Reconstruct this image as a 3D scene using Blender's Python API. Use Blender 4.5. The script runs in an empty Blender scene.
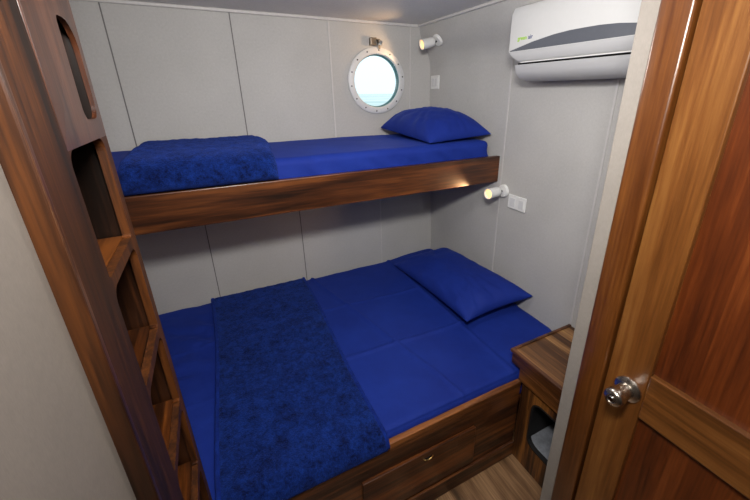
import bpy, bmesh, math, random
from mathutils import Vector, Matrix, Euler, noise

random.seed(7)
C = bpy.context.scene.collection
PI = math.pi

# ------------------------------------------------------------------ materials
def newmat(name):
    m = bpy.data.materials.new(name); m.use_nodes = True
    nt = m.node_tree; b = nt.nodes['Principled BSDF']
    return m, nt, b

def rgb(h):
    """'#rrggbb' sRGB -> linear rgba"""
    h = h.lstrip('#'); v = [int(h[i:i+2], 16)/255 for i in (0, 2, 4)]
    return tuple((c/12.92 if c <= .04045 else ((c+.055)/1.055)**2.4) for c in v) + (1,)

def node(nt, t, **kw):
    n = nt.nodes.new(t)
    for k, v in kw.items(): setattr(n, k, v)
    return n

def plain(name, col, rough=.5, metal=0.0, coat=0.0, noise_amt=.04, nscale=60, bump=.05):
    m, nt, b = newmat(name)
    tc = node(nt, 'ShaderNodeTexCoord'); n = node(nt, 'ShaderNodeTexNoise')
    n.inputs['Scale'].default_value = nscale; n.inputs['Detail'].default_value = 5
    nt.links.new(tc.outputs['Object'], n.inputs['Vector'])
    r = node(nt, 'ShaderNodeValToRGB')
    c = rgb(col) if isinstance(col, str) else col
    r.color_ramp.elements[0].position = .3; r.color_ramp.elements[1].position = .7
    r.color_ramp.elements[0].color = tuple(max(0, x*(1-noise_amt)) for x in c[:3]) + (1,)
    r.color_ramp.elements[1].color = tuple(min(1, x*(1+noise_amt)) for x in c[:3]) + (1,)
    nt.links.new(n.outputs['Fac'], r.inputs['Fac']); nt.links.new(r.outputs['Color'], b.inputs['Base Color'])
    if bump:
        bp = node(nt, 'ShaderNodeBump'); bp.inputs['Strength'].default_value = bump; bp.inputs['Distance'].default_value = .002
        nt.links.new(n.outputs['Fac'], bp.inputs['Height']); nt.links.new(bp.outputs['Normal'], b.inputs['Normal'])
    b.inputs['Roughness'].default_value = rough; b.inputs['Metallic'].default_value = metal
    b.inputs['Coat Weight'].default_value = coat
    return m

def wood(name, dark, mid, light, axis=2, rough=.38, coat=.12, scale=1.0, planks=None, bump=.12, ring=.5, seed=0.0, soft=.6, vein=.34, ramp=.21):
    """axis = direction of the grain; planks = (axis, width) adds a per-board tone"""
    m, nt, b = newmat(name)
    L = nt.links.new
    tc = node(nt, 'ShaderNodeTexCoord'); mp = node(nt, 'ShaderNodeMapping')
    sc = [14*scale]*3; sc[axis] = 1.1*scale
    mp.inputs['Scale'].default_value = sc
    mp.inputs['Location'].default_value = (seed, seed*1.7, seed*.6)
    L(tc.outputs['Object'], mp.inputs['Vector'])
    n1 = node(nt, 'ShaderNodeTexNoise'); n1.inputs['Scale'].default_value = 1.0; n1.inputs['Detail'].default_value = 6
    n1.inputs['Roughness'].default_value = .6; n1.inputs['Distortion'].default_value = .8
    L(mp.outputs['Vector'], n1.inputs['Vector'])
    # rings: bands wobbling along the grain
    mp2 = node(nt, 'ShaderNodeMapping'); s2 = [4*scale]*3; s2[axis] = .5*scale
    mp2.inputs['Scale'].default_value = s2; mp2.inputs['Location'].default_value = (seed*.4, 2+seed, seed)
    L(tc.outputs['Object'], mp2.inputs['Vector'])
    n2 = node(nt, 'ShaderNodeTexNoise'); n2.inputs['Scale'].default_value = 1.0; n2.inputs['Detail'].default_value = 2
    L(mp2.outputs['Vector'], n2.inputs['Vector'])
    mul = node(nt, 'ShaderNodeMath', operation='MULTIPLY'); mul.inputs[1].default_value = 26
    L(n2.outputs['Fac'], mul.inputs[0])
    sn = node(nt, 'ShaderNodeMath', operation='SINE'); L(mul.outputs[0], sn.inputs[0])
    ma = node(nt, 'ShaderNodeMath', operation='MULTIPLY_ADD'); ma.inputs[1].default_value = .14*ring; ma.inputs[2].default_value = 0
    L(sn.outputs[0], ma.inputs[0])
    n1s = node(nt, 'ShaderNodeMath', operation='MULTIPLY_ADD'); n1s.inputs[1].default_value = soft; n1s.inputs[2].default_value = .5-.5*soft
    L(n1.outputs['Fac'], n1s.inputs[0])
    ad = node(nt, 'ShaderNodeMath', operation='ADD'); L(n1s.outputs[0], ad.inputs[0]); L(ma.outputs[0], ad.inputs[1])
    fac = ad.outputs[0]
    # pores
    mp3 = node(nt, 'ShaderNodeMapping'); s3 = [160*scale]*3; s3[axis] = 7*scale
    mp3.inputs['Scale'].default_value = s3; L(tc.outputs['Object'], mp3.inputs['Vector'])
    n3 = node(nt, 'ShaderNodeTexNoise'); n3.inputs['Scale'].default_value = 1.0; n3.inputs['Detail'].default_value = 3
    L(mp3.outputs['Vector'], n3.inputs['Vector'])
    m3 = node(nt, 'ShaderNodeMath', operation='MULTIPLY_ADD'); m3.inputs[1].default_value = .5; m3.inputs[2].default_value = -.25
    L(n3.outputs['Fac'], m3.inputs[0])
    ad2 = node(nt, 'ShaderNodeMath', operation='ADD'); L(fac, ad2.inputs[0]); L(m3.outputs[0], ad2.inputs[1]); fac = ad2.outputs[0]
    mp4 = node(nt, 'ShaderNodeMapping'); s4 = [55*scale]*3; s4[axis] = 2.5*scale
    mp4.inputs['Scale'].default_value = s4; mp4.inputs['Location'].default_value = (seed, 0, seed*2); L(tc.outputs['Object'], mp4.inputs['Vector'])
    n4 = node(nt, 'ShaderNodeTexNoise'); n4.inputs['Scale'].default_value = 1.0; n4.inputs['Detail'].default_value = 4; n4.inputs['Distortion'].default_value = .4
    L(mp4.outputs['Vector'], n4.inputs['Vector'])
    m4 = node(nt, 'ShaderNodeMath', operation='MULTIPLY_ADD'); m4.inputs[1].default_value = vein; m4.inputs[2].default_value = -vein/2
    L(n4.outputs['Fac'], m4.inputs[0])
    ad4 = node(nt, 'ShaderNodeMath', operation='ADD'); L(fac, ad4.inputs[0]); L(m4.outputs[0], ad4.inputs[1]); fac = ad4.outputs[0]
    if planks:
        pa, pw, amt = planks
        sx = node(nt, 'ShaderNodeSeparateXYZ'); L(tc.outputs['Object'], sx.inputs[0])
        dv = node(nt, 'ShaderNodeMath', operation='DIVIDE'); dv.inputs[1].default_value = pw; L(sx.outputs[pa], dv.inputs[0])
        fl = node(nt, 'ShaderNodeMath', operation='FLOOR'); L(dv.outputs[0], fl.inputs[0])
        wn = node(nt, 'ShaderNodeTexWhiteNoise', noise_dimensions='1D'); L(fl.outputs[0], wn.inputs['W'])
        pm = node(nt, 'ShaderNodeMath', operation='MULTIPLY_ADD'); pm.inputs[1].default_value = amt; pm.inputs[2].default_value = -amt/2
        L(wn.outputs['Value'], pm.inputs[0])
        ad3 = node(nt, 'ShaderNodeMath', operation='ADD'); L(fac, ad3.inputs[0]); L(pm.outputs[0], ad3.inputs[1]); fac = ad3.outputs[0]
    r = node(nt, 'ShaderNodeValToRGB'); e = r.color_ramp.elements
    e[0].position = .5-ramp; e[0].color = rgb(dark); e[1].position = .5+ramp; e[1].color = rgb(light)
    k = e.new(.5); k.color = rgb(mid)
    L(fac, r.inputs['Fac']); L(r.outputs['Color'], b.inputs['Base Color'])
    b.inputs['Roughness'].default_value = rough; b.inputs['Coat Weight'].default_value = coat
    b.inputs['Coat Roughness'].default_value = .22
    bp = node(nt, 'ShaderNodeBump'); bp.inputs['Strength'].default_value = bump; bp.inputs['Distance'].default_value = .002
    L(fac, bp.inputs['Height']); L(bp.outputs['Normal'], b.inputs['Normal'])
    return m

def fabric(name, c0, c1, patch=6.0, fine=250, sheen=.3, bump=.3, rough=.9, lo=.35, hi=.68, stretch=(1, 1, 1), dist=.004, nrough=.72, ndist=0):
    m, nt, b = newmat(name); L = nt.links.new
    tc = node(nt, 'ShaderNodeTexCoord'); mp = node(nt, 'ShaderNodeMapping'); mp.inputs['Scale'].default_value = stretch
    L(tc.outputs['Object'], mp.inputs['Vector'])
    n1 = node(nt, 'ShaderNodeTexNoise'); n1.inputs['Scale'].default_value = patch; n1.inputs['Detail'].default_value = 8
    n1.inputs['Roughness'].default_value = nrough; n1.inputs['Distortion'].default_value = ndist
    L(mp.outputs['Vector'], n1.inputs['Vector'])
    r = node(nt, 'ShaderNodeValToRGB'); e = r.color_ramp.elements
    e[0].position = lo; e[0].color = rgb(c0); e[1].position = hi; e[1].color = rgb(c1)
    L(n1.outputs['Fac'], r.inputs['Fac']); L(r.outputs['Color'], b.inputs['Base Color'])
    n2 = node(nt, 'ShaderNodeTexNoise'); n2.inputs['Scale'].default_value = fine; n2.inputs['Detail'].default_value = 3
    L(tc.outputs['Object'], n2.inputs['Vector'])
    bp = node(nt, 'ShaderNodeBump'); bp.inputs['Strength'].default_value = bump; bp.inputs['Distance'].default_value = dist
    L(n2.outputs['Fac'], bp.inputs['Height']); L(bp.outputs['Normal'], b.inputs['Normal'])
    b.inputs['Roughness'].default_value = rough
    b.inputs['Sheen Weight'].default_value = sheen; b.inputs['Sheen Roughness'].default_value = .5
    b.inputs['Sheen Tint'].default_value = rgb('#4a6be0')
    b.inputs['Specular IOR Level'].default_value = .15
    return m

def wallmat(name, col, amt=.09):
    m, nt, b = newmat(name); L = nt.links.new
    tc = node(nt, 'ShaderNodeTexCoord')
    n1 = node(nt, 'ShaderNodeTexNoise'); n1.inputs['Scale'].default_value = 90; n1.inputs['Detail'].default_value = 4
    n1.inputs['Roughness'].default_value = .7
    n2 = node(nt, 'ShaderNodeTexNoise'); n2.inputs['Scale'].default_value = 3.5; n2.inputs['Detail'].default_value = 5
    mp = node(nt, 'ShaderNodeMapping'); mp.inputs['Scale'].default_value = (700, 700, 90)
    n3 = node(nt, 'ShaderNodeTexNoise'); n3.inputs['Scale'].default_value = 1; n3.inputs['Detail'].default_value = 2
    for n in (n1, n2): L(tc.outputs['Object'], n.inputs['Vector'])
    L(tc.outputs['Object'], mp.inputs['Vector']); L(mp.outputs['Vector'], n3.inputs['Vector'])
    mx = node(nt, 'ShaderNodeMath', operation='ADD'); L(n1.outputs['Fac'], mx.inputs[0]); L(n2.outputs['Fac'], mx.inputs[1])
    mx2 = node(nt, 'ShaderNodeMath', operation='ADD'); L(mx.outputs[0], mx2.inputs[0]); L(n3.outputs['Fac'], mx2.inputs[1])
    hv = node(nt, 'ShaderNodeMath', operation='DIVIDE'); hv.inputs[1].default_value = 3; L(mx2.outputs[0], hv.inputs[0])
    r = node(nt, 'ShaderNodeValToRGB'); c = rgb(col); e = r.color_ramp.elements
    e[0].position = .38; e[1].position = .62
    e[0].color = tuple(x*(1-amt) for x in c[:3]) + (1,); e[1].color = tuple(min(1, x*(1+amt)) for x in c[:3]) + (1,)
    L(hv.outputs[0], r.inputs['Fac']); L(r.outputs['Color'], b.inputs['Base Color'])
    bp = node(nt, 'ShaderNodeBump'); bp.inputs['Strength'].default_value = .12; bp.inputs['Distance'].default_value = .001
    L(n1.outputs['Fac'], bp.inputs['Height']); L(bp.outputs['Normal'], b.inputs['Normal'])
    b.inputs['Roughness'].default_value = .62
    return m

def emis(name, col, strength):
    m, nt, b = newmat(name)
    b.inputs['Base Color'].default_value = rgb(col)
    b.inputs['Emission Color'].default_value = rgb(col); b.inputs['Emission Strength'].default_value = strength
    return m

M = {}
M['wall'] = wallmat('wall_vinyl', '#b6b4b1')
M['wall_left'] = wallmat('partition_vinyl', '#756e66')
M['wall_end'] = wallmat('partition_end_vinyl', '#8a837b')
M['ceiling'] = wallmat('ceiling_vinyl', '#dcdad9')
M['seam_dark'] = plain('dark_seam', '#6d6a69', .6)
M['seam_light'] = plain('light_seam', '#c3c0be', .5)
M['moulding'] = plain('ceiling_moulding', '#c9c6c4', .45)
M['floor'] = wood('floor_laminate', '#4b3623', '#79593c', '#a8845f', axis=1, rough=.45, coat=.1, scale=1.3, planks=(0, .075, .28), ring=.7, ramp=.27)
M['ladder'] = wood('ladder_teak', '#170902', '#341906', '#542d0e', axis=2, rough=.55, coat=0, seed=1.3, vein=.55)
M['ladder'].node_tree.nodes['Principled BSDF'].inputs['Specular IOR Level'].default_value = .25
M['ladder_top'] = wood('ladder_top_teak_sheen', '#28130a', '#442414', '#5e3824', axis=2, rough=.34, coat=.2, seed=2.1, vein=.45)  # greyer, lighter wood stands in for the reflection on the upper board
M['ladder_strip'] = wood('ladder_strip_teak', '#1a0b03', '#361b08', '#572f0f', axis=2, rough=.4, seed=3.3)
M['ladder_in'] = wood('ladder_inner_teak_shaded', '#0f0602', '#241106', '#3d200e', axis=2, rough=.35, seed=5.1, soft=.95, vein=.7, ring=.9)  # darkened wood puts the shade inside the toe holes into the colour
M['ladder_step'] = wood('ladder_step_teak', '#1f0d03', '#422009', '#663712', axis=1, rough=.3, seed=4.1, soft=.95, vein=.7, ring=.9)
M['board'] = wood('bunk_board_teak', '#1d0d05', '#43220e', '#693b1a', axis=0, rough=.33, seed=6.2, soft=.8, vein=.6, ring=.7, ramp=.25)
M['rail'] = wood('bed_rail_teak', '#1e0d04', '#492711', '#74431e', axis=0, rough=.4, seed=7.9, soft=.95, vein=.7, ring=.9)
M['rail_cap'] = wood('bed_rail_cap_teak', '#331a09', '#633817', '#8d5527', axis=0, rough=.4, seed=1.9, soft=.95, vein=.7, ring=.9)
M['drawer'] = wood('drawer_teak', '#220f05', '#4d2810', '#75401a', axis=0, rough=.33, seed=9.4, soft=.95, vein=.7, ring=.9)
M['ns'] = wood('nightstand_teak', '#241004', '#553114', '#8f5c28', axis=2, rough=.4, seed=3.9, soft=.95, vein=.7, ring=.9)
M['ns_apron'] = wood('nightstand_apron_teak', '#241004', '#4f2c10', '#7d4d22', axis=1, rough=.4, seed=3.1, vein=.5)
M['ns_trim'] = wood('nightstand_trim_teak', '#2c170b', '#4d2c17', '#6c4226', axis=1, rough=.4, seed=8.8, soft=.95, vein=.7, ring=.9)
M['ns_top'] = wood('nightstand_top_boards', '#4a2d17', '#7c5430', '#b08552', axis=1, rough=.35, planks=(0, .041, .62), seed=2.7, vein=.4, ramp=.3)
M['door'] = wood('door_stile_wood', '#452409', '#6b3f18', '#875a2a', axis=2, rough=.33, coat=.3, soft=.45, vein=.38, ramp=.28, seed=5.5)
M['door_rail'] = wood('door_rail_wood', '#46260c', '#6c411b', '#88592c', axis=1, rough=.33, coat=.3, ramp=.28, seed=11.5, ring=1.2)
M['door_panel'] = wood('door_panel_wood', '#381607', '#5e2b0e', '#7e421b', axis=2, rough=.3, coat=.35, soft=.45, vein=.38, ramp=.28, seed=12.7, planks=(1, .21, .22))
M['casing'] = wood('door_casing_wood', '#2d1304', '#50290b', '#6d4019', axis=2, rough=.3, coat=.35, soft=.45, vein=.38, ramp=.28, seed=14.2)
M['dark'] = plain('dark_gap', '#0c0806', .8)
M['sheet'] = fabric('navy_sheet', '#15297a', '#193188', patch=3, fine=400, sheen=.12, bump=.08, rough=.72)
M['pillowcase'] = fabric('navy_pillowcase', '#152878', '#193086', patch=3, fine=400, sheen=.12, bump=.08, rough=.7)
M['fleece'] = fabric('navy_fleece', '#030a30', '#133382', patch=22, fine=190, sheen=.3, bump=.9, rough=1, lo=.40, hi=.65, dist=.006, nrough=.9, ndist=.12, stretch=(1, .8, 1))
M['hem'] = fabric('navy_fleece_hem', '#0a1a5c', '#122f86', patch=30, fine=300, sheen=.3, bump=.6, rough=1)
M['white'] = plain('white_plastic', '#e2e2e0', .35, noise_amt=.01, bump=0)
M['white_ring'] = plain('white_painted_metal', '#d4d4d4', .4, noise_amt=.03, bump=.03)
M['ac'] = plain('ac_white_plastic', '#d2d2d1', .38, noise_amt=.01, bump=0)
M['ac_low'] = plain('ac_grey_plastic', '#b9b9ba', .4, noise_amt=.01, bump=0)
M['ac_stripe'] = plain('ac_charcoal_stripe', '#595c64', .35, noise_amt=.03, bump=0)
M['lime'] = plain('lime_lettering', '#9ed02c', .5, noise_amt=.01, bump=0)
M['inkblue'] = plain('slate_lettering', '#5c6488', .5, noise_amt=.01, bump=0)
M['steel'] = plain('satin_nickel', '#c9c2b8', .24, metal=1, noise_amt=.05, bump=.02)
M['chrome'] = plain('chrome', '#d5d5d5', .12, metal=1, noise_amt=.02, bump=0)
M['bronze'] = plain('latch_metal', '#8d8172', .4, metal=.8, noise_amt=.1, bump=.05)
M['brass'] = plain('aged_brass', '#b99a62', .35, metal=1, noise_amt=.1, bump=.02)
M['bolt'] = plain('dark_bolt', '#3f3d3c', .5, metal=.5, bump=0)
M['tube'] = plain('porthole_tube_teal', '#3c7277', .35, noise_amt=.1, bump=0)
M['mat_grey'] = fabric('grey_lining', '#6c6f75', '#8d9096', patch=20, fine=300, sheen=.1, bump=.5)
M['mat_grey'].node_tree.nodes['Principled BSDF'].inputs['Sheen Tint'].default_value = (1, 1, 1, 1)
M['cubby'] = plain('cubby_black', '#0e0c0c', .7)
M['bulb'] = emis('warm_bulb', '#ffc680', 1.7)

def glassmat():
    m, nt, b = newmat('porthole_glass')
    b.inputs['Base Color'].default_value = (.9, .98, 1, 1)
    b.inputs['Transmission Weight'].default_value = 1; b.inputs['Roughness'].default_value = 0.0
    b.inputs['IOR'].default_value = 1.01
    return m
M['glass'] = glassmat()

def seamat():
    m, nt, b = newmat('sea_water'); L = nt.links.new
    tc = node(nt, 'ShaderNodeTexCoord'); mp = node(nt, 'ShaderNodeMapping'); mp.inputs['Scale'].default_value = (.02, .12, 1)
    L(tc.outputs['Object'], mp.inputs['Vector'])
    n = node(nt, 'ShaderNodeTexNoise'); n.inputs['Scale'].default_value = 1; n.inputs['Detail'].default_value = 6
    L(mp.outputs['Vector'], n.inputs['Vector'])
    r = node(nt, 'ShaderNodeValToRGB'); e = r.color_ramp.elements
    e[0].position = .35; e[0].color = rgb('#9cc4c4'); e[1].position = .65; e[1].color = rgb('#e6efec')
    L(n.outputs['Fac'], r.inputs['Fac']); L(r.outputs['Color'], b.inputs['Base Color'])
    b.inputs['Roughness'].default_value = .5
    return m
M['sea'] = seamat()

# ------------------------------------------------------------------ mesh helpers
def bm_box(bm, x0, x1, y0, y1, z0, z1, bev=0.0, seg=2):
    r = bmesh.ops.create_cube(bm, size=1)
    vs = r['verts']
    for v in vs:
        v.co = Vector(((x0+x1)/2 + v.co.x*(x1-x0), (y0+y1)/2 + v.co.y*(y1-y0), (z0+z1)/2 + v.co.z*(z1-z0)))
    if bev:
        es = list({e for v in vs for e in v.link_edges})
        bmesh.ops.bevel(bm, geom=es, offset=bev, segments=seg, profile=.5, affect='EDGES')
    return bm

def box(*a, **k):
    bm = bmesh.new(); return bm_box(bm, *a, **k)

def obj(name, bm, mat, parent=None, smooth=False, weld=False):
    """links ONE mesh object; bm is in world coordinates, stored relative to the root thing"""
    root = parent
    while root is not None and root.parent is not None: root = root.parent
    if root is not None and root.type == 'EMPTY':
        bmesh.ops.translate(bm, verts=bm.verts, vec=-Vector(root.location))
    if weld: bmesh.ops.remove_doubles(bm, verts=bm.verts, dist=1e-5)
    bmesh.ops.recalc_face_normals(bm, faces=bm.faces)
    me = bpy.data.meshes.new(name); bm.to_mesh(me); bm.free()
    if smooth:
        for p in me.polygons: p.use_smooth = True
    me.materials.append(M[mat] if isinstance(mat, str) else mat)
    o = bpy.data.objects.new(name, me); C.objects.link(o)
    if parent is not None: o.parent = parent
    return o

def smooth_by_angle(o, deg=35):
    me = o.data
    for p in me.polygons: p.use_smooth = True
    me.set_sharp_from_angle(angle=math.radians(deg))

def struct(name, bm, mat, label=None, parent=None, smooth=False):
    o = obj(name, bm, mat, parent, smooth)
    if parent is None: o['kind'] = 'structure'
    if label: o['label'] = label
    return o

def thing(name, label, cat, loc=(0, 0, 0), group=None):
    o = bpy.data.objects.new(name, None); C.objects.link(o)
    o.location = loc; o.empty_display_size = .1
    o['label'] = label; o['category'] = cat; o['kind'] = 'thing'
    if group: o['group'] = group
    return o

def tag(o, label, cat, group=None):
    o['label'] = label; o['category'] = cat; o['kind'] = 'thing'
    if group: o['group'] = group
    return o

def rrect(u0, u1, v0, v1, r, n=6):
    pts = []
    for cx, cy, a0 in ((u1-r, v1-r, 0), (u0+r, v1-r, 90), (u0+r, v0+r, 180), (u1-r, v0+r, 270)):
        for i in range(n+1):
            a = math.radians(a0 + 90*i/n); pts.append((cx+r*math.cos(a), cy+r*math.sin(a)))
    return pts

def rrect2(u0, u1, v0, v1, rt, rb, n=6):
    pts = []
    for cx, cy, a0, r in ((u1-rt, v1-rt, 0, rt), (u0+rt, v1-rt, 90, rt), (u0+rb, v0+rb, 180, rb), (u1-rb, v0+rb, 270, rb)):
        for i in range(n+1):
            a = math.radians(a0 + 90*i/n); pts.append((cx+r*math.cos(a), cy+r*math.sin(a)))
    return pts

def plate(outer, holes, to3d, normal, thick):
    """flat plate with holes: to3d(u,v)->Vector; extruded along normal*thick"""
    bm = bmesh.new(); edges = []
    for loop in [outer]+holes:
        vs = [bm.verts.new(to3d(u, v)) for u, v in loop]
        edges += [bm.edges.new((vs[i], vs[(i+1) % len(vs)])) for i in range(len(vs))]
    bmesh.ops.triangle_fill(bm, use_beauty=True, use_dissolve=False, edges=edges)
    r = bmesh.ops.extrude_face_region(bm, geom=list(bm.faces))
    vs = [g for g in r['geom'] if isinstance(g, bmesh.types.BMVert)]
    bmesh.ops.translate(bm, verts=vs, vec=Vector(normal)*thick)
    return bm

def prism(pts, to3d, normal, thick):
    bm = bmesh.new()
    vs = [bm.verts.new(to3d(u, v)) for u, v in pts]
    f = bm.faces.new(vs)
    r = bmesh.ops.extrude_face_region(bm, geom=[f])
    ev = [g for g in r['geom'] if isinstance(g, bmesh.types.BMVert)]
    bmesh.ops.translate(bm, verts=ev, vec=Vector(normal)*thick)
    return bm

def lathe(profile, origin, axis, n=40, bm=None, close=True):
    """profile [(radius, t)] turned about axis through origin"""
    bm = bm or bmesh.new()
    ax = Vector(axis).normalized(); u = ax.orthogonal().normalized(); w = ax.cross(u); O = Vector(origin)
    rings = []
    for r, t in profile:
        if r < 1e-6: rings.append([bm.verts.new(O+ax*t)])
        else: rings.append([bm.verts.new(O+ax*t+(u*math.cos(2*PI*i/n)+w*math.sin(2*PI*i/n))*r) for i in range(n)])
    for a, b in zip(rings, rings[1:]):
        for i in range(n):
            j = (i+1) % n
            if len(a) == 1 and len(b) == 1: continue
            if len(a) == 1: bm.faces.new((a[0], b[i], b[j]))
            elif len(b) == 1: bm.faces.new((a[i], a[j], b[0]))
            else: bm.faces.new((a[i], a[j], b[j], b[i]))
    return bm

def tube(pts, r, n=10, bm=None):
    bm = bm or bmesh.new(); pts = [Vector(p) for p in pts]; rings = []
    for i, p in enumerate(pts):
        d = (pts[min(i+1, len(pts)-1)]-pts[max(i-1, 0)]).normalized()
        u = d.orthogonal().normalized(); w = d.cross(u)
        rings.append([bm.verts.new(p+(u*math.cos(2*PI*k/n)+w*math.sin(2*PI*k/n))*r) for k in range(n)])
    for a, b in zip(rings, rings[1:]):
        for k in range(n): bm.faces.new((a[k], a[(k+1) % n], b[(k+1) % n], b[k]))
    bm.faces.new(rings[0]); bm.faces.new(rings[-1])
    return bm

def fbm(p, s, o=3):
    return noise.fractal(Vector(p)*s, 1.0, 2.0, o)

def soft_box(x0, x1, y0, y1, z0, z1, r, step, disp):
    """rounded box shell made of six grids, then displaced along the normal by disp(p, n)"""
    bm = bmesh.new()
    lo = Vector((x0, y0, z0)); hi = Vector((x1, y1, z1))
    il = lo+Vector((r, r, r)); ih = hi-Vector((r, r, r))
    for ax in range(3):
        a, b = [k for k in range(3) if k != ax]
        def ticks(k):
            L = hi[k]-lo[k]
            core = max(2, int((L-2*r)/step)); t = [lo[k]+r*i/5 for i in range(5)]
            t += [il[k]+(ih[k]-il[k])*i/core for i in range(core+1)]
            t += [hi[k]-r+r*i/5 for i in range(1, 6)]
            return t
        ta, tb = ticks(a), ticks(b)
        for side in (lo[ax], hi[ax]):
            g = []
            for u in ta:
                row = []
                for v in tb:
                    p = Vector((0, 0, 0)); p[ax] = side; p[a] = u; p[b] = v
                    q = Vector((min(max(p[k], il[k]), ih[k]) for k in range(3)))
                    n = (p-q).normalized()
                    p = q+n*r
                    row.append(bm.verts.new(p+n*disp(p, n)))
                g.append(row)
            for i in range(len(ta)-1):
                for j in range(len(tb)-1):
                    bm.faces.new((g[i][j], g[i+1][j], g[i+1][j+1], g[i][j+1]))
    bmesh.ops.remove_doubles(bm, verts=bm.verts, dist=1e-4)
    return bm

# ------------------------------------------------------------------ the room
XL, XR = -1.98, 0.0          # bunk alcove end wall, right wall
LW = -1.65                   # left partition plane (beside the camera)
PX = -0.62                   # bathroom partition plane with the door
YF = -3.3                    # wall behind the camera
ZC = 2.107                   # ceiling
PC = (-.446, 1.770); PR = .196; PI_R = .156   # porthole centre (x,z), outer and inner radius

struct('floor', box(-2.1, .12, YF-.1, .12, -.08, 0), 'floor')
struct('ceiling', box(-2.1, .12, YF-.1, .12, ZC, ZC+.06), 'ceiling')
circ = [(PC[0]+(PI_R+.004)*math.cos(2*PI*i/72), PC[1]+(PI_R+.004)*math.sin(2*PI*i/72)) for i in range(72)]
struct('wall_back', plate([(-2.1, 0), (.12, 0), (.12, ZC), (-2.1, ZC)], [circ], lambda u, v: Vector((u, 0, v)), (0, 1, 0), .028), 'wall')
# right wall: upright, leaning in at the top towards the deckhead
COVE = [(1.85, 0), (1.88, -.003), (1.91, -.012), (1.94, -.030), (1.97, -.056), (2.00, -.082), (2.03, -.102), (2.06, -.118), (2.085, -.129), (ZC, -.138)]
def wx(z):
    if z <= 1.85: return 0.0
    for (a, xa), (b, xb) in zip(COVE, COVE[1:]):
        if z <= b: return xa+(xb-xa)*(z-a)/(b-a)
    return -.138
def wn(z): return Vector((-1, 0, (wx(z+.012)-wx(z-.012))/.024)).normalized()
WZ = [0]+[c[0] for c in COVE]
WS = [0, 1.85]
def lean(z):
    a = .045*max(0, min(1, (z-.6)/1.0))
    return a*max(0, min(1, (2.107-z)/.207))
def wallx(y, z):          # the wall leans in slightly towards the hull corner
    return wx(z)-lean(z)*max(0, 1+y/.6)
def wall_strip(zs):
    bm = bmesh.new(); ys = [0, -.1, -.2, -.3, -.4, -.5, -.6, YF]
    g = [[bm.verts.new((wallx(y, z), y, z)) for y in ys] for z in zs]
    b = [[bm.verts.new((.08, y, z)) for y in ys] for z in zs]
    n, m = len(zs)-1, len(ys)-1
    for q in (g, b):
        for r in range(n):
            for c in range(m): bm.faces.new((q[r][c], q[r][c+1], q[r+1][c+1], q[r+1][c]))
    for r in range(n):
        for c in (0, m): bm.faces.new((g[r][c], g[r+1][c], b[r+1][c], b[r][c]))
    for c in range(m):
        for r in (0, n): bm.faces.new((g[r][c], g[r][c+1], b[r][c+1], b[r][c]))
    return bm
struct('wall_right_lower', wall_strip([0, .6]), 'wall')
smooth_by_angle(struct('wall_right', wall_strip([.6, .85, 1.1, 1.35, 1.6, 1.85]), 'wall'), 30)
smooth_by_angle(struct('wall_right_upper', wall_strip(WZ[1:]), 'wall'), 30)
struct('wall_foot', box(XL-.1, XL, -1.385, 0, 0, ZC), 'wall')
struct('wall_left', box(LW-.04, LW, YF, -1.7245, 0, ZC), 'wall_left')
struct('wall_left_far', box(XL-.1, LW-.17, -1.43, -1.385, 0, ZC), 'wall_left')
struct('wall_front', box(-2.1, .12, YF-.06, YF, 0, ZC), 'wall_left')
# bathroom partition: end post, return wall, above and beyond the door
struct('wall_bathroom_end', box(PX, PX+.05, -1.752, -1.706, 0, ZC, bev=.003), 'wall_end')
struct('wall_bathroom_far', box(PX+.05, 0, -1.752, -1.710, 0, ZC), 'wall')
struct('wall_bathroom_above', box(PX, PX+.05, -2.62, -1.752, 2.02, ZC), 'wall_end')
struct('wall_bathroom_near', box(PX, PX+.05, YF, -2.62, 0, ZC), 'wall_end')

# panel seams and mouldings
tn = [0]
def trim(bm, mat):
    tn[0] += 1
    return struct('trim_%d' % tn[0], bm, mat)
for x in (-1.795, -1.262):
    trim(box(x-.0028, x+.0028, -.0015, .001, 1.2, ZC), 'seam_dark')
trim(box(-.742-.005, -.742+.005, -.003, .001, 1.2, ZC, bev=.001), 'seam_light')
trim(box(-.203-.004, -.203+.004, -.003, .001, 1.2, ZC, bev=.001), 'seam_light')
for x in (-1.568, -1.02):
    trim(box(x-.0025, x+.0025, -.0015, .001, .4, 1.22), 'seam_dark')
trim(box(-.442-.004, -.442+.004, -.003, .001, .4, 1.22, bev=.001), 'seam_light')
for y in (-.722, -1.302):
    trim(prism([(wx(z)-.003, z) for z in WS]+[(wx(z)+.001, z) for z in WS[::-1]], lambda u, v: Vector((u, y, v)), (0, 1, 0), .009), 'seam_light')
trim(box(-1.98, -.125, -.012, .0, ZC-.016, ZC, bev=.004), 'moulding')
trim(box(-.15, -.125, YF+.01, .0, ZC-.014, ZC, bev=.004), 'moulding')

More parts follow.
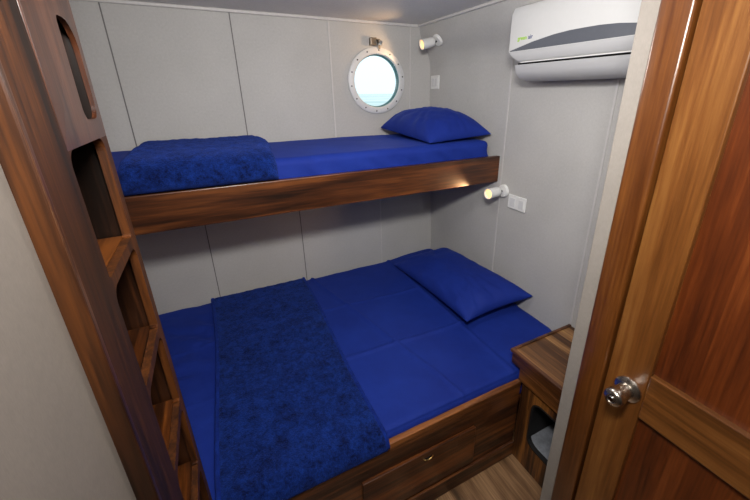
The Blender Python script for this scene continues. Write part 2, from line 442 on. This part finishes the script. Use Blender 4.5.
# ------------------------------------------------------------------ porthole
W = thing('window_1', 'round white porthole with bolted ring showing bright sky and sea', 'window', (PC[0], 0, PC[1]))
W['kind'] = 'structure'
Wo = (PC[0], 0, PC[1])
ring = lathe([(PI_R, .004), (PI_R, -.012), (PI_R+.005, -.017), (PR-.008, -.017), (PR, -.011), (PR, .0), (PI_R, .004)], Wo, (0, 1, 0), 72)
o = obj('window_frame', ring, 'white_ring', W); smooth_by_angle(o, 40)
o = obj('window_liner', lathe([(PI_R, -.004), (PI_R, .026), (PI_R-.006, .026), (PI_R-.006, .012), (PI_R-.002, .010), (PI_R-.002, -.004), (PI_R, -.004)], Wo, (0, 1, 0), 72), 'tube', W); smooth_by_angle(o, 40)
obj('glass', lathe([(0, .014), (PI_R-.004, .014), (PI_R-.004, .019), (0, .019)], Wo, (0, 1, 0), 64), 'glass', W)
for i in range(14):
    a = 2*PI*(i+.35)/14; rr = (PI_R+PR)/2+.003
    p = (PC[0]+rr*math.cos(a), -.0165, PC[1]+rr*math.sin(a))
    obj('bolt', lathe([(0, -.003), (.0035, -.003), (.0048, -.0005), (.0048, .002)], p, (0, 1, 0), 10), 'bolt', W)
lt = obj('latch', box(-.492, -.452, -.03, .0, 1.973, 2.016, bev=.003), 'bronze', W)
k = lathe([(0, -.03), (.010, -.028), (.015, -.018), (.015, -.006), (.011, 0), (.009, .004), (.009, .03)], (-.432, -.02, 1.988), (0, 1, 0), 18)
o = obj('latch_knob', k, 'chrome', lt); smooth_by_angle(o, 50)
obj('latch_pin', tube([(-.46, -.018, 2.004), (-.428, -.018, 2.004)], .007), 'bronze', lt)
obj('latch_hook', box(-.440, -.424, -.022, -.010, 1.955, 1.985, bev=.003), 'bronze', lt)

# the sea outside
sea = struct('sea', box(-900, 900, 2, 2500, -2.6, -2.5), 'sea', 'pale sea seen through the porthole')

# ------------------------------------------------------------------ ladder (toe holes cut in the end of the left partition)
FX = -1.626
ld = thing('bunk_ladder', 'dark wood built-in bunk ladder with rounded toe holes beside the left wall', 'ladder', (FX, -1.55, 0))
holes = []
PITCH = .2105
zt = 1.632
hs = []
for k in range(7):
    top = zt-PITCH*k; bot = top-.190
    if bot < .05: break
    hs.append((top, bot))
    holes.append(rrect2(-1.611, -1.416, bot, top, .024, .007))
fp = plate([(-1.712, 0), (-1.385, 0), (-1.385, zt+.018), (-1.712, zt+.018)], holes, lambda u, v: Vector((FX, u, v)), (-1, 0, 0), .014)
obj('face_panel', fp, 'ladder', ld)
# upper board with the hand hold, standing slightly proud with a rounded near edge
h1 = []
for cx, cy, a0, r in ((-1.405-.048, 1.812-.048, 0, .048), (-1.486+.012, 1.812-.012, 90, .012), (-1.486+.020, 1.664+.020, 180, .020), (-1.405-.022, 1.664+.022, 270, .022)):
    h1 += [(cx+r*math.cos(math.radians(a0+15*i)), cy+r*math.sin(math.radians(a0+15*i))) for i in range(7)]
up = plate([(-1.612, zt+.0), (-1.385, zt+.0), (-1.385, ZC-.002), (-1.612, ZC-.002)], [h1], lambda u, v: Vector((FX-.006, u, v)), (1, 0, 0), .0061)
for v in up.verts:
    if v.co.x > FX-.001: v.co.x += .005*max(0, v.co.z-zt)/(ZC-zt)
# round the near edge
es = [e for e in up.edges if all(abs(v.co.y+1.612) < 1e-5 and v.co.x > FX-.001 for v in e.verts)]
bmesh.ops.bevel(up, geom=es, offset=.0030, segments=4, profile=.5, affect='EDGES')
o = obj('hand_hold_panel', up, 'ladder_top', ld); smooth_by_angle(o, 25)
obj('upper_stile', box(FX-.022, FX, -1.712, -1.612, zt+.018, ZC-.002), 'ladder', ld)
st = obj('edge_strip', box(LW-.002, FX+.0012, -1.724, -1.711, 0, ZC-.002, bev=.0025), 'ladder_strip', ld)
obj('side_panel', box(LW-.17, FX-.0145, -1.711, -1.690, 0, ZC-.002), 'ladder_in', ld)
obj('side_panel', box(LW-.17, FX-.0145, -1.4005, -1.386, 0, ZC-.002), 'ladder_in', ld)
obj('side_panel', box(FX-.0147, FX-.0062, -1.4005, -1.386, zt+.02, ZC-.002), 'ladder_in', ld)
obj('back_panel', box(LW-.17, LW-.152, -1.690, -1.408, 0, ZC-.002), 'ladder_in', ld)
for (t, b_) in hs:
    s = obj('step', box(LW-.152, FX-.0145, -1.690, -1.408, b_-.018, b_+.001), 'ladder_step', ld)
    obj('step_lip', box(FX-.0145, FX-.001, -1.424, -1.4085, b_-.001, b_+.005, bev=.0015), 'ladder_step', s)

# ------------------------------------------------------------------ upper bunk
ub = thing('upper_bunk', 'dark varnished wood upper bunk platform with a long front board', 'bunk bed', (-.99, -.34, 1.2))
o = obj('front_board', box(XL, 0, -.692, -.664, 1.210, 1.358, bev=.003), 'board', ub)
obj('platform', box(XL, -.034, -.664, 0, 1.222, 1.246), 'board', ub)
obj('ledger', box(XL, -.034, -.03, 0, 1.19, 1.222), 'board', ub)

def up_disp(p, n):
    d = .004*fbm(p, 3.2)
    if n.y < -.3:        # tucked front side: slanting pulls in the sheet
        s = p.x*34+p.z*45+3*fbm((p.x, 0, p.z), 4)
        d += .0080*math.sin(s)*max(0, min(1, (1.45-p.z)/.06))*max(0, .45+fbm((p.x, 2, p.z), 5))
    return d
o = obj('upper_mattress', soft_box(XL+.01, -.045, -.656, -.012, 1.250, 1.443, .035, .011, up_disp), 'sheet', None, smooth=True)
tag(o, 'single mattress in a smooth navy fitted sheet on the upper bunk', 'mattress')

# ------------------------------------------------------------------ lower bed
lb = thing('lower_bed_base', 'dark wood lower bed base with front rail and one wide drawer', 'bed', (-.99, -.68, 0))
RY = -1.36
obj('front_rail', box(XL+.002, -.377, RY+.001, RY+.024, .088, .444), 'rail', lb)
obj('rail_cap', box(XL+.002, -.377, RY-.003, RY+.026, .432, .463, bev=.004), 'rail_cap', lb)
pl = obj('plinth', box(XL+.002, -.377, RY-.010, RY+.024, 0, .090, bev=.003), 'rail', lb)
obj('slat_platform', box(XL+.002, -.004, RY+.026, -.004, .30, .325), 'rail', lb)
dr = obj('drawer', box(-1.168, -.636, RY-.014, RY+.001, .121, .333, bev=.003), 'drawer', lb)
pts = [(-.882+.021*math.cos(a), RY-.0165, .306-.013*math.sin(a)) for a in [PI*i/12 for i in range(13)]]
obj('drawer_pull', tube(pts, .0026, 8), 'brass', dr)
half = [(.019*math.cos(PI+PI*i/12), .306+.011*math.sin(PI+PI*i/12)) for i in range(13)]
obj('pull_recess', prism(half, lambda u, v: Vector((-.882+u, RY-.0148, v)), (0, 1, 0), .002), 'dark', dr)

CRE = ((-.748, -.654), (-.707, -1.25), (-.905, -.38))
def low_disp(p, n):
    d = .004*fbm(p, 2.3)+.0015*fbm(p, 9)
    if n.z > .5:
        k = max(0, min(1, (p.x+.5)/.42)); d += .024*k*k*(3-2*k)*max(0, min(1, (p.y+1.30)/.12))
        # ironed fold lines
        yy = p.y
        xl = -.905+(-.38-yy)*.235+.006*fbm((0, yy, 0), 4)
        d += .012*math.exp(-((p.x-xl)/.009)**2)
        yl = -.905-.05*(p.x+.75)+.006*fbm((p.x, 0, 0), 4)
        d += .0080*math.exp(-((yy-yl)/.010)**2)*(1 if p.x > -1.1 else .4)
        yl2 = -.46+.02*math.sin(p.x*4)
        d += .0055*math.exp(-((yy-yl2)/.010)**2)
        xl2 = -.40
        d += .008*math.exp(-((p.x-xl2)/.009)**2)
    # pulls near the front edge and at the foot
    if n.y < -.3 and p.z < .49: d = min(d, .001)-.004
    e = max(0, min(1, (-1.02-p.y)/.25))*max(0, n.z)
    d += .0042*e*math.sin(p.x*46+p.y*20+4*fbm((p.x, p.y, 0), 3))*max(0, .3+fbm((p.x*1.3, p.y, 3), 3.5))
    f = max(0, min(1, (-1.58-p.x)/.1))
    d += .009*f*math.sin(p.y*38+p.x*30+4*fbm((p.x, p.y, 5), 4))*max(0, .5+fbm((p.x, p.y, 8), 4))
    return d
o = obj('lower_mattress', soft_box(XL+.01, -.003, -1.345, -.005, .327, .500, .040, .009, low_disp), 'sheet', None, smooth=True)
tag(o, 'wide double mattress in a creased navy sheet on the lower bed', 'mattress')

# ------------------------------------------------------------------ fleece blankets
def blanket(name, path, x0f, x1f, nx, thick, amp, seed, sub=.012):
    """path: list of (y,z) running over the bed; x0f/x1f: side edges as functions of arc length fraction"""
    P = [Vector((0, y, z)) for y, z in path]
    # resample
    seg = [(P[i+1]-P[i]).length for i in range(len(P)-1)]; tot = sum(seg)
    n = int(tot/sub); pts = []
    for i in range(n+1):
        s = tot*i/n; k = 0
        while k < len(seg)-1 and s > seg[k]: s -= seg[k]; k += 1
        pts.append(P[k].lerp(P[k+1], min(1, s/seg[k])))
    # smooth the corner
    for _ in range(4):
        pts = [pts[0]]+[(pts[i-1]+pts[i]*2+pts[i+1])/4 for i in range(1, len(pts)-1)]+[pts[-1]]
    bm = bmesh.new(); top = []; bot = []
    for i, p in enumerate(pts):
        d = (pts[min(i+1, n)]-pts[max(i-1, 0)]).normalized(); nn = Vector((0, -d.z, d.y))
        if nn.z < 0 and abs(nn.z) > .5: nn = -nn
        nn = Vector((0, d.z, -d.y)) if (Vector((0, d.z, -d.y)).z > 0 or (abs(d.y) < .3 and Vector((0, d.z, -d.y)).y < 0)) else nn
        t = i/n; xa, xb = x0f(t), x1f(t); r1 = []; r2 = []
        for j in range(nx+1):
            u = j/nx; x = xa+(xb-xa)*u
            q = Vector((x, p.y, p.z))
            e = min(1, min(u, 1-u)*(xb-xa)/thick, min(t, 1-t)*tot/thick)
            e = math.sqrt(max(0, 1-(1-e)**2))
            h = thick*(.35+.65*e)+amp*e*(fbm((x+seed, p.y, p.z), 6, 3)*.6+fbm((x+seed, p.y, p.z), 30, 4)*.55)
            r1.append(bm.verts.new(q+nn*h)); r2.append(bm.verts.new(q+nn*.0012))
        top.append(r1); bot.append(r2)
    for g, fl in ((top, 0), (bot, 1)):
        for i in range(n):
            for j in range(nx):
                bm.faces.new((g[i][j], g[i+1][j], g[i+1][j+1], g[i][j+1]))
    for i in range(n):
        for j in (0, nx): bm.faces.new((top[i][j], top[i+1][j], bot[i+1][j], bot[i][j]))
    for j in range(nx):
        for i in (0, n): bm.faces.new((top[i][j], top[i][j+1], bot[i][j+1], bot[i][j]))
    return bm, pts

low_path = [(-.02, .508), (-.5, .508), (-1.0, .508), (-1.338, .507), (-1.358, .497), (-1.369, .466), (-1.370, .452)]
bm, lp = blanket('b', low_path, lambda t: -1.612+.012*math.sin(t*5), lambda t: -1.046-.02*t+.006*math.sin(t*7), 64, .016, .0045, 3.0)
lowb = obj('fleece_blanket', bm, 'fleece', None, smooth=True)
tag(lowb, 'dark navy fleece blanket laid flat across the lower bed', 'blanket')
def hem_strip(path_pts, xf, w, parent, h):
    bm = bmesh.new(); rows = []
    n = len(path_pts)-1
    for i, p in enumerate(path_pts):
        t = i/n; x = xf(t)
        d = (path_pts[min(i+1, n)]-path_pts[max(i-1, 0)]).normalized()
        nn = Vector((0, d.z, -d.y))
        if nn.z < -.2 or (abs(nn.z) < .2 and nn.y > 0): nn = -nn
        rows.append([bm.verts.new(Vector((x+dx, p.y, p.z))+nn*hh) for dx, hh in ((-w, .004), (-w*.8, h), (-w*.2, h), (0, .004))])
    for a, b in zip(rows, rows[1:]):
        for k in range(3): bm.faces.new((a[k], a[k+1], b[k+1], b[k]))
        bm.faces.new((a[3], a[0], b[0], b[3]))
    bm.faces.new(rows[0]); bm.faces.new(rows[-1])
    return obj('hem', bm, 'hem', parent, smooth=True)
hem_strip(lp[:-1], lambda t: -1.036-.02*t+.006*math.sin(t*7), .022, lowb, .0135)
hem_strip(lp[:-1], lambda t: -1.600+.012*math.sin(t*5), .022, lowb, .0135)

up_path = [(-.03, 1.452), (-.2, 1.456), (-.40, 1.456), (-.60, 1.452), (-.655, 1.440), (-.672, 1.415), (-.676, 1.362)]
bm, upp = blanket('b', up_path, lambda t: -1.765-.005*t, lambda t: -1.225+.028*math.sin(PI*min(1, t*1.3)), 60, .036, .007, 9.0)
upb = obj('fleece_blanket', bm, 'fleece', None, smooth=True)
tag(upb, 'thick folded navy fleece blanket draped over the upper bunk mattress', 'blanket')

# ------------------------------------------------------------------ pillows
def pillow(Lx, Ly, T, seed, N=56, under=.3, corner=.12):
    """soft pillow: pinched corners, puffed middle; z=0 is the seam plane"""
    bm = bmesh.new()
    for side in (1, -1):
        g = []
        for i in range(N+1):
            row = []
            for j in range(N+1):
                u = -1+2*i/N; v = -1+2*j/N
                uu = math.sin(u*PI/2)*.6+u*.4; vv = math.sin(v*PI/2)*.6+v*.4
                # outline bulges between the corners being slightly drawn out
                x = Lx/2*uu*(1-.05*(1-vv*vv)+.035*(abs(uu*vv))**3)
                y = Ly/2*vv*(1-.04*(1-uu*uu)+.025*(abs(uu*vv))**3)
                a = max(0, 1-abs(uu)**2.6)**.50; b = max(0, 1-abs(vv)**3.2)**.50
                t = T*a*b
                m = a*b
                ang = math.atan2(vv, uu)
                w = .0055*(1-m)*m*math.sin(17*ang+4*fbm((uu+seed, vv, 0), 1.5))*4*max(0, .55+fbm((uu+seed, vv, 7), 1.2))*(1 if uu < .3 else .3)
                w += .008*fbm((uu+seed, vv, side), 1.5)*m + .004*fbm((uu*1.2+seed, vv*2.2, side), 3.5)*m
                z = (t*(1-under)+w) if side > 0 else -(t*under)
                row.append(bm.verts.new((x, y, z)))
            g.append(row)
        for i in range(N):
            for j in range(N):
                bm.faces.new((g[i][j], g[i+1][j], g[i+1][j+1], g[i][j+1]))
    bmesh.ops.remove_doubles(bm, verts=bm.verts, dist=1e-5)
    return bm

def place_pillow(bm, loc, eul, shear=0.0):
    for v in bm.verts: v.co.y += shear*v.co.x
    R = Matrix.Translation(Vector(loc)) @ Euler(eul, 'XYZ').to_matrix().to_4x4()
    bmesh.ops.transform(bm, matrix=R, verts=bm.verts); return bm
bm = place_pillow(pillow(.40, .81, .165, 1.0, under=.4), (-.222, -.622, .592), (math.radians(-2.2), math.radians(-8.8), math.radians(1)), -.15)
o = obj('pillow', bm, 'pillowcase', None, smooth=True)
tag(o, 'navy pillow lying on the lower bed against the right wall', 'pillow')
bm = place_pillow(pillow(.405, .57, .155, 5.0, under=.16), (-.240, -.345, 1.482), (math.radians(3.5), math.radians(-3), math.radians(1)))
o = obj('pillow', bm, 'pillowcase', None, smooth=True)
tag(o, 'plump navy pillow on the upper bunk beside the porthole', 'pillow')

# ------------------------------------------------------------------ nightstand
ns = thing('nightstand', 'brown wood nightstand with striped top and arched cubby below', 'nightstand', (-.19, -1.5, 0))
NX = -.375; NY0, NY1 = -1.704, -1.364   # base footprint in y
top = obj('top', box(-.378, -.003, -1.690, -1.306, .572, .598), 'ns_top', ns)
obj('top_edge', box(-.397, -.378, -1.704, -1.292, .589, .605, bev=.003), 'ns_trim', top)
obj('top_edge', box(-.378, -.003, -1.306, -1.292, .570, .605, bev=.003), 'ns_trim', top)
ap = box(NX-.014, NX+.006, -1.704, -1.300, .532, .588, bev=.002)
bm_box(ap, NX-.014, NX+.006, -1.704, -1.352, .470, .533, bev=.002)
obj('apron', ap, 'ns_apron', ns)
arch = rrect(-1.640, -1.432, .150, .415, .05)
arch2 = rrect(-1.633, -1.439, .157, .408, .046)
obj('side_panel', plate([(-1.704, 0), (-1.366, 0), (-1.366, .452), (-1.704, .452)], [arch], lambda u, v: Vector((NX, u, v)), (1, 0, 0), .018), 'ns', ns)
obj('cubby_edge', plate(arch, [arch2], lambda u, v: Vector((NX-.002, u, v)), (1, 0, 0), .022), 'cubby', ns)
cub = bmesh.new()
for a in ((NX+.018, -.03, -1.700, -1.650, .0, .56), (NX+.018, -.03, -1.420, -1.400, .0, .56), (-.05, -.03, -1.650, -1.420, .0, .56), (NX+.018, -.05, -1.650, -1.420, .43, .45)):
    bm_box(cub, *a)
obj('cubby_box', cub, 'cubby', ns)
obj('cubby_lining', box(NX+.019, -.052, -1.649, -1.421, .135, .158, bev=.004), 'mat_grey', ns)
obj('back_panel', box(-.36, -.003, -1.395, -1.367, 0, .30), 'ns', ns)

# ------------------------------------------------------------------ air conditioner
ac = thing('air_conditioner', 'white wall air conditioner with a curved charcoal stripe high on the right wall', 'air conditioner', (-.1, -1.26, 1.9))
AY0, AY1 = -1.632, -.888
prof = [(-.06, 2.045), (-.15, 2.047), (-.186, 2.036), (-.198, 2.012), (-.2, 1.98), (-.2, 1.864), (-.185, 1.862), (-.02, 1.862), (-.02, 2.045)]
bm = prism(prof, lambda u, v: Vector((u, AY0, v)), (0, 1, 0), AY1-AY0)
es = [e for e in bm.edges if (all(abs(v.co.y-AY0) < 1e-5 for v in e.verts) or all(abs(v.co.y-AY1) < 1e-5 for v in e.verts)) and all(v.co.x < -.1 for v in e.verts)]
bmesh.ops.bevel(bm, geom=es, offset=.010, segments=3, profile=.5, affect='EDGES')
o = obj('casing', bm, 'ac', ac); smooth_by_angle(o, 40)
# lower body, curving back to the wall
prof = [(-.199, 1.864), (-.197, 1.850), (-.188, 1.830), (-.178, 1.820), (-.05, 1.815), (-.02, 1.84), (-.02, 1.864)]
bm = prism(prof, lambda u, v: Vector((u, AY0+.012, v)), (0, 1, 0), AY1-AY0-.020)
for v in bm.verts:
    if v.co.y > -1.2: v.co.y -= .052*max(0, min(1, (1.858-v.co.z)/.038))
o = obj('front_lip', bm, 'ac_low', ac); smooth_by_angle(o, 50)
obj('outlet_slot', box(-.16, -.02, AY0+.03, AY1-.03, 1.795, 1.82), 'dark', ac)
prof = [(-.183, 1.811), (-.174, 1.782), (-.152, 1.758), (-.118, 1.746), (-.0, 1.744), (-.0, 1.80), (-.17, 1.812)]
bm = prism(prof, lambda u, v: Vector((u, AY0+.03, v)), (0, 1, 0), AY1-AY0-.065)
o = obj('louver', bm, 'ac_low', ac); smooth_by_angle(o, 50)
obj('slot_edge', box(-.190, -.180, AY0+.03, AY1-.072, 1.8175, 1.8215, bev=.001), 'white', ac)
arc = [(-.902, 1.869), (-1.027, 1.893), (-1.131, 1.907), (-1.2, 1.9115), (-1.26, 1.912), (-1.32, 1.9115), (-1.389, 1.907), (-1.493, 1.893), (-1.618, 1.869)]
low = [(-1.618, 1.8655), (-.902, 1.8655)]
obj('stripe', prism(arc+low, lambda u, v: Vector((-.1995, u, v)), (-1, 0, 0), .0012), 'ac_stripe', ac)
def text(body, y, z, size, mat, parent):
    cu = bpy.data.curves.new('lettering', 'FONT'); cu.body = body; cu.size = size; cu.extrude = .0004; cu.offset = .0004
    cu.align_x = 'LEFT'
    o = bpy.data.objects.new('lettering', cu); C.objects.link(o)
    cu.materials.append(M[mat])
    o.parent = parent
    o.location = Vector((-.2006, y, z))-Vector(parent.location)
    o.rotation_euler = (math.radians(90), 0, math.radians(-90))
    bpy.context.view_layer.update()
    me = bpy.data.meshes.new_from_object(o.evaluated_get(bpy.context.evaluated_depsgraph_get()))
    m2 = bpy.data.objects.new('lettering', me); C.objects.link(m2)
    m2.parent = parent; m2.location = o.location; m2.rotation_euler = o.rotation_euler
    bpy.data.objects.remove(o)
    return m2
text('green', -.942, 1.906, .0225, 'lime', ac)
text('air', -1.001, 1.906, .0225, 'inkblue', ac)

# ------------------------------------------------------------------ reading lights
def spot(label, base, nrm, pivot, aim, group, energy):
    t = thing('reading_light', label, 'lamp', base, group)
    n = Vector(nrm).normalized(); B = Vector(base); Pv = Vector(pivot); d = Vector(aim).normalized()
    o = obj('wall_base', lathe([(0, .001), (.037, .001), (.037, .010), (.033, .016), (.012, .018), (0, .018)], B, n, 32), 'white', t); smooth_by_angle(o, 40)
    o = obj('arm', tube([B+n*.016, B+n*.03, Pv], .0055, 10), 'bolt', t); smooth_by_angle(o, 60)
    h = lathe([(0, -.034), (.018, -.034), (.024, -.030), (.027, -.02), (.0285, .03), (.030, .052), (.0265, .052), (.025, .040)], Pv+d*.034, d, 32)
    hd = obj('lamp_head', h, 'white', t); smooth_by_angle(hd, 40)
    obj('bulb', lathe([(.0248, .041), (.012, .046), (0, .047)], Pv+d*.034, d, 24), 'bulb', hd)
    L = bpy.data.lights.new('reading_light_beam', 'SPOT'); L.energy = energy; L.color = (1, .62, .30); L.spot_size = math.radians(130); L.spot_blend = .55; L.shadow_soft_size = .02
    lo = bpy.data.objects.new('beam', L); C.objects.link(lo); lo.parent = t
    lo.location = Pv+d*.112-B
    lo.rotation_euler = d.to_track_quat('-Z', 'Y').to_euler()
    return t
sl = wn(2.005)
spot('white swivel reading light beside the porthole under the ceiling', (wallx(-.175, 2.005)-.001, -.175, 2.005), sl, (-.138, -.180, 1.992), (-.80, .05, -.20), 'swivel reading lights', 2.6)
spot('white swivel reading light below the right end of the upper bunk board', (-.001, -.752, 1.168), (-1, 0, 0), (-.048, -.757, 1.172), (-.95, -.10, -.02), 'swivel reading lights', 6)

# ------------------------------------------------------------------ wall plates
def wall_plate(label, y0, y1, z0, z1, keys):
    X0 = wallx(y0, (z0+z1)/2)
    t = thing('light_switch', label, 'switch', (X0, (y0+y1)/2, (z0+z1)/2))
    p = obj('plate', box(X0-.010, X0-.001, y0, y1, z0, z1, bev=.0025), 'white', t)
    w = (y1-y0)
    for a, b, c, d in keys:
        obj('rocker', box(X0-.0135, X0-.0095, y0+w*a, y0+w*b, z0+(z1-z0)*c, z0+(z1-z0)*d, bev=.0012), 'white_ring', p)
wall_plate('square white switch plate on the right wall beside the upper pillow', -.108, -.012, 1.722, 1.806, [(.16, .46, .2, .8), (.54, .84, .2, .8)])
wall_plate('white double switch plate on the right wall next to the lower lamp', -.924, -.798, 1.084, 1.162, [(.10, .36, .2, .8), (.58, .88, .2, .8)])

# ------------------------------------------------------------------ bathroom door
D = thing('door_1', 'brown panelled wooden door with round metal knob in the right foreground', 'door', (PX, -2.2, 0))
D['kind'] = 'structure'
c = obj('door_frame', box(PX-.012, PX+.05, -1.8135, -1.750, 0, 2.02, bev=.006, seg=3), 'casing', D); smooth_by_angle(c, 40)
obj('door_frame', box(PX-.012, PX+.05, -2.640, -2.580, 0, 2.02, bev=.006, seg=3), 'casing', D)
obj('door_frame', box(PX-.012, PX+.05, -2.580, -1.8135, 1.955, 2.02, bev=.006, seg=3), 'casing', D)
obj('door_stop', box(PX+.016, PX+.05, -1.826, -1.8125, 0, 1.955), 'dark', D)
LX0, LX1 = PX-.003, PX+.035
Y1, Y2, Y3, Y4 = -1.8195, -1.913, -2.48, -2.575
obj('stile', box(LX0, LX1, Y2, Y1, .01, 1.95, bev=.003), 'door', D)
obj('stile', box(LX0, LX1, Y4, Y3, .01, 1.95, bev=.003), 'door', D)
obj('top_rail', box(LX0, LX1, Y3, Y2, 1.83, 1.95, bev=.003), 'door_rail', D)
obj('middle_rail', box(LX0, LX1, Y3, Y2, .935, 1.066, bev=.003), 'door_rail', D)
obj('bottom_rail', box(LX0, LX1, Y3, Y2, .01, .2, bev=.003), 'door_rail', D)
def panel(z0, z1):
    bm = bmesh.new()
    bm_box(bm, PX+.012, PX+.026, Y3, Y2, z0, z1)
    return obj('panel', bm, 'door_panel', D)
panel(1.066, 1.83); panel(.2, .935)
kn = Vector((PX-.003, -1.876, .994))
K = obj('door_knob', lathe([(0, .0655), (.010, .0655), (.0115, .067), (.0185, .0655), (.0225, .061), (.0235, .053), (.0225, .042), (.0205, .034), (.0198, .024), (.0198, .008)], kn, (-1, 0, 0), 40), 'steel', D)
smooth_by_angle(K, 40)
o = obj('rosette', lathe([(0, .010), (.0165, .010), (.020, .009), (.029, .007), (.0325, .004), (.0335, 0), (0, 0)], kn, (-1, 0, 0), 48), 'steel', K); smooth_by_angle(o, 30)
o = obj('keyhole_button', lathe([(0, .0685), (.006, .0685), (.0078, .0665), (.0078, .0615)], kn, (-1, 0, 0), 20), 'chrome', K); smooth_by_angle(o, 30)

# ------------------------------------------------------------------ light
def area(name, loc, rot, sx, sy, e, col):
    L = bpy.data.lights.new(name, 'AREA'); L.shape = 'RECTANGLE'; L.size = sx; L.size_y = sy; L.energy = e; L.color = col
    o = bpy.data.objects.new(name, L); C.objects.link(o); o.location = loc; o.rotation_euler = rot
    return o
def point(name, loc, r, e, col):
    L = bpy.data.lights.new(name, 'POINT'); L.shadow_soft_size = r; L.energy = e; L.color = col
    o = bpy.data.objects.new(name, L); C.objects.link(o); o.location = loc
    return o
point('cabin_ceiling_lamp', (-.86, -1.25, 1.86), .09, 7.5, (1, .97, .94))
point('entry_fill', (-1.15, -2.5, 1.95), .06, 4, (1, .96, .92))  # added unseen fill, lifts the general ambient light
aim = Vector((-.45, -.1, .85))-Vector((-1.38, -2.12, 2.05))
area('camera_side_key', (-1.38, -2.12, 2.05), aim.to_track_quat('-Z', 'Y').to_euler(), .30, .12, 18, (1, .975, .95)).data.spread = math.radians(150)  # added area light beside the camera, aimed at the bed past the door

w = bpy.data.worlds.new('sky'); bpy.context.scene.world = w; w.use_nodes = True
nt = w.node_tree; bg = nt.nodes['Background']
tc = node(nt, 'ShaderNodeTexCoord'); sx = node(nt, 'ShaderNodeSeparateXYZ'); nt.links.new(tc.outputs['Generated'], sx.inputs[0])
r = node(nt, 'ShaderNodeValToRGB'); e = r.color_ramp.elements
e[0].position = 0; e[0].color = (.80, .90, .94, 1); e[1].position = .4; e[1].color = (.93, .97, 1, 1)
nt.links.new(sx.outputs['Z'], r.inputs['Fac']); nt.links.new(r.outputs['Color'], bg.inputs['Color'])
bg.inputs['Strength'].default_value = 1.35

# ------------------------------------------------------------------ camera
cam = bpy.data.cameras.new('camera'); co = bpy.data.objects.new('camera', cam); C.objects.link(co)
cam.sensor_width = 36; cam.lens = 16.972
cam.shift_x = -.02639; cam.shift_y = -.03087; cam.clip_start = .02; cam.clip_end = 4000
co.location = (-1.456036, -2.226108, 1.70)
co.rotation_euler = (1.2088, .0100682, -.4728291)
sc = bpy.context.scene
sc.camera = co
sc.view_settings.view_transform = 'Standard'
sc.view_settings.look = 'None'
sc.view_settings.exposure = 0.0
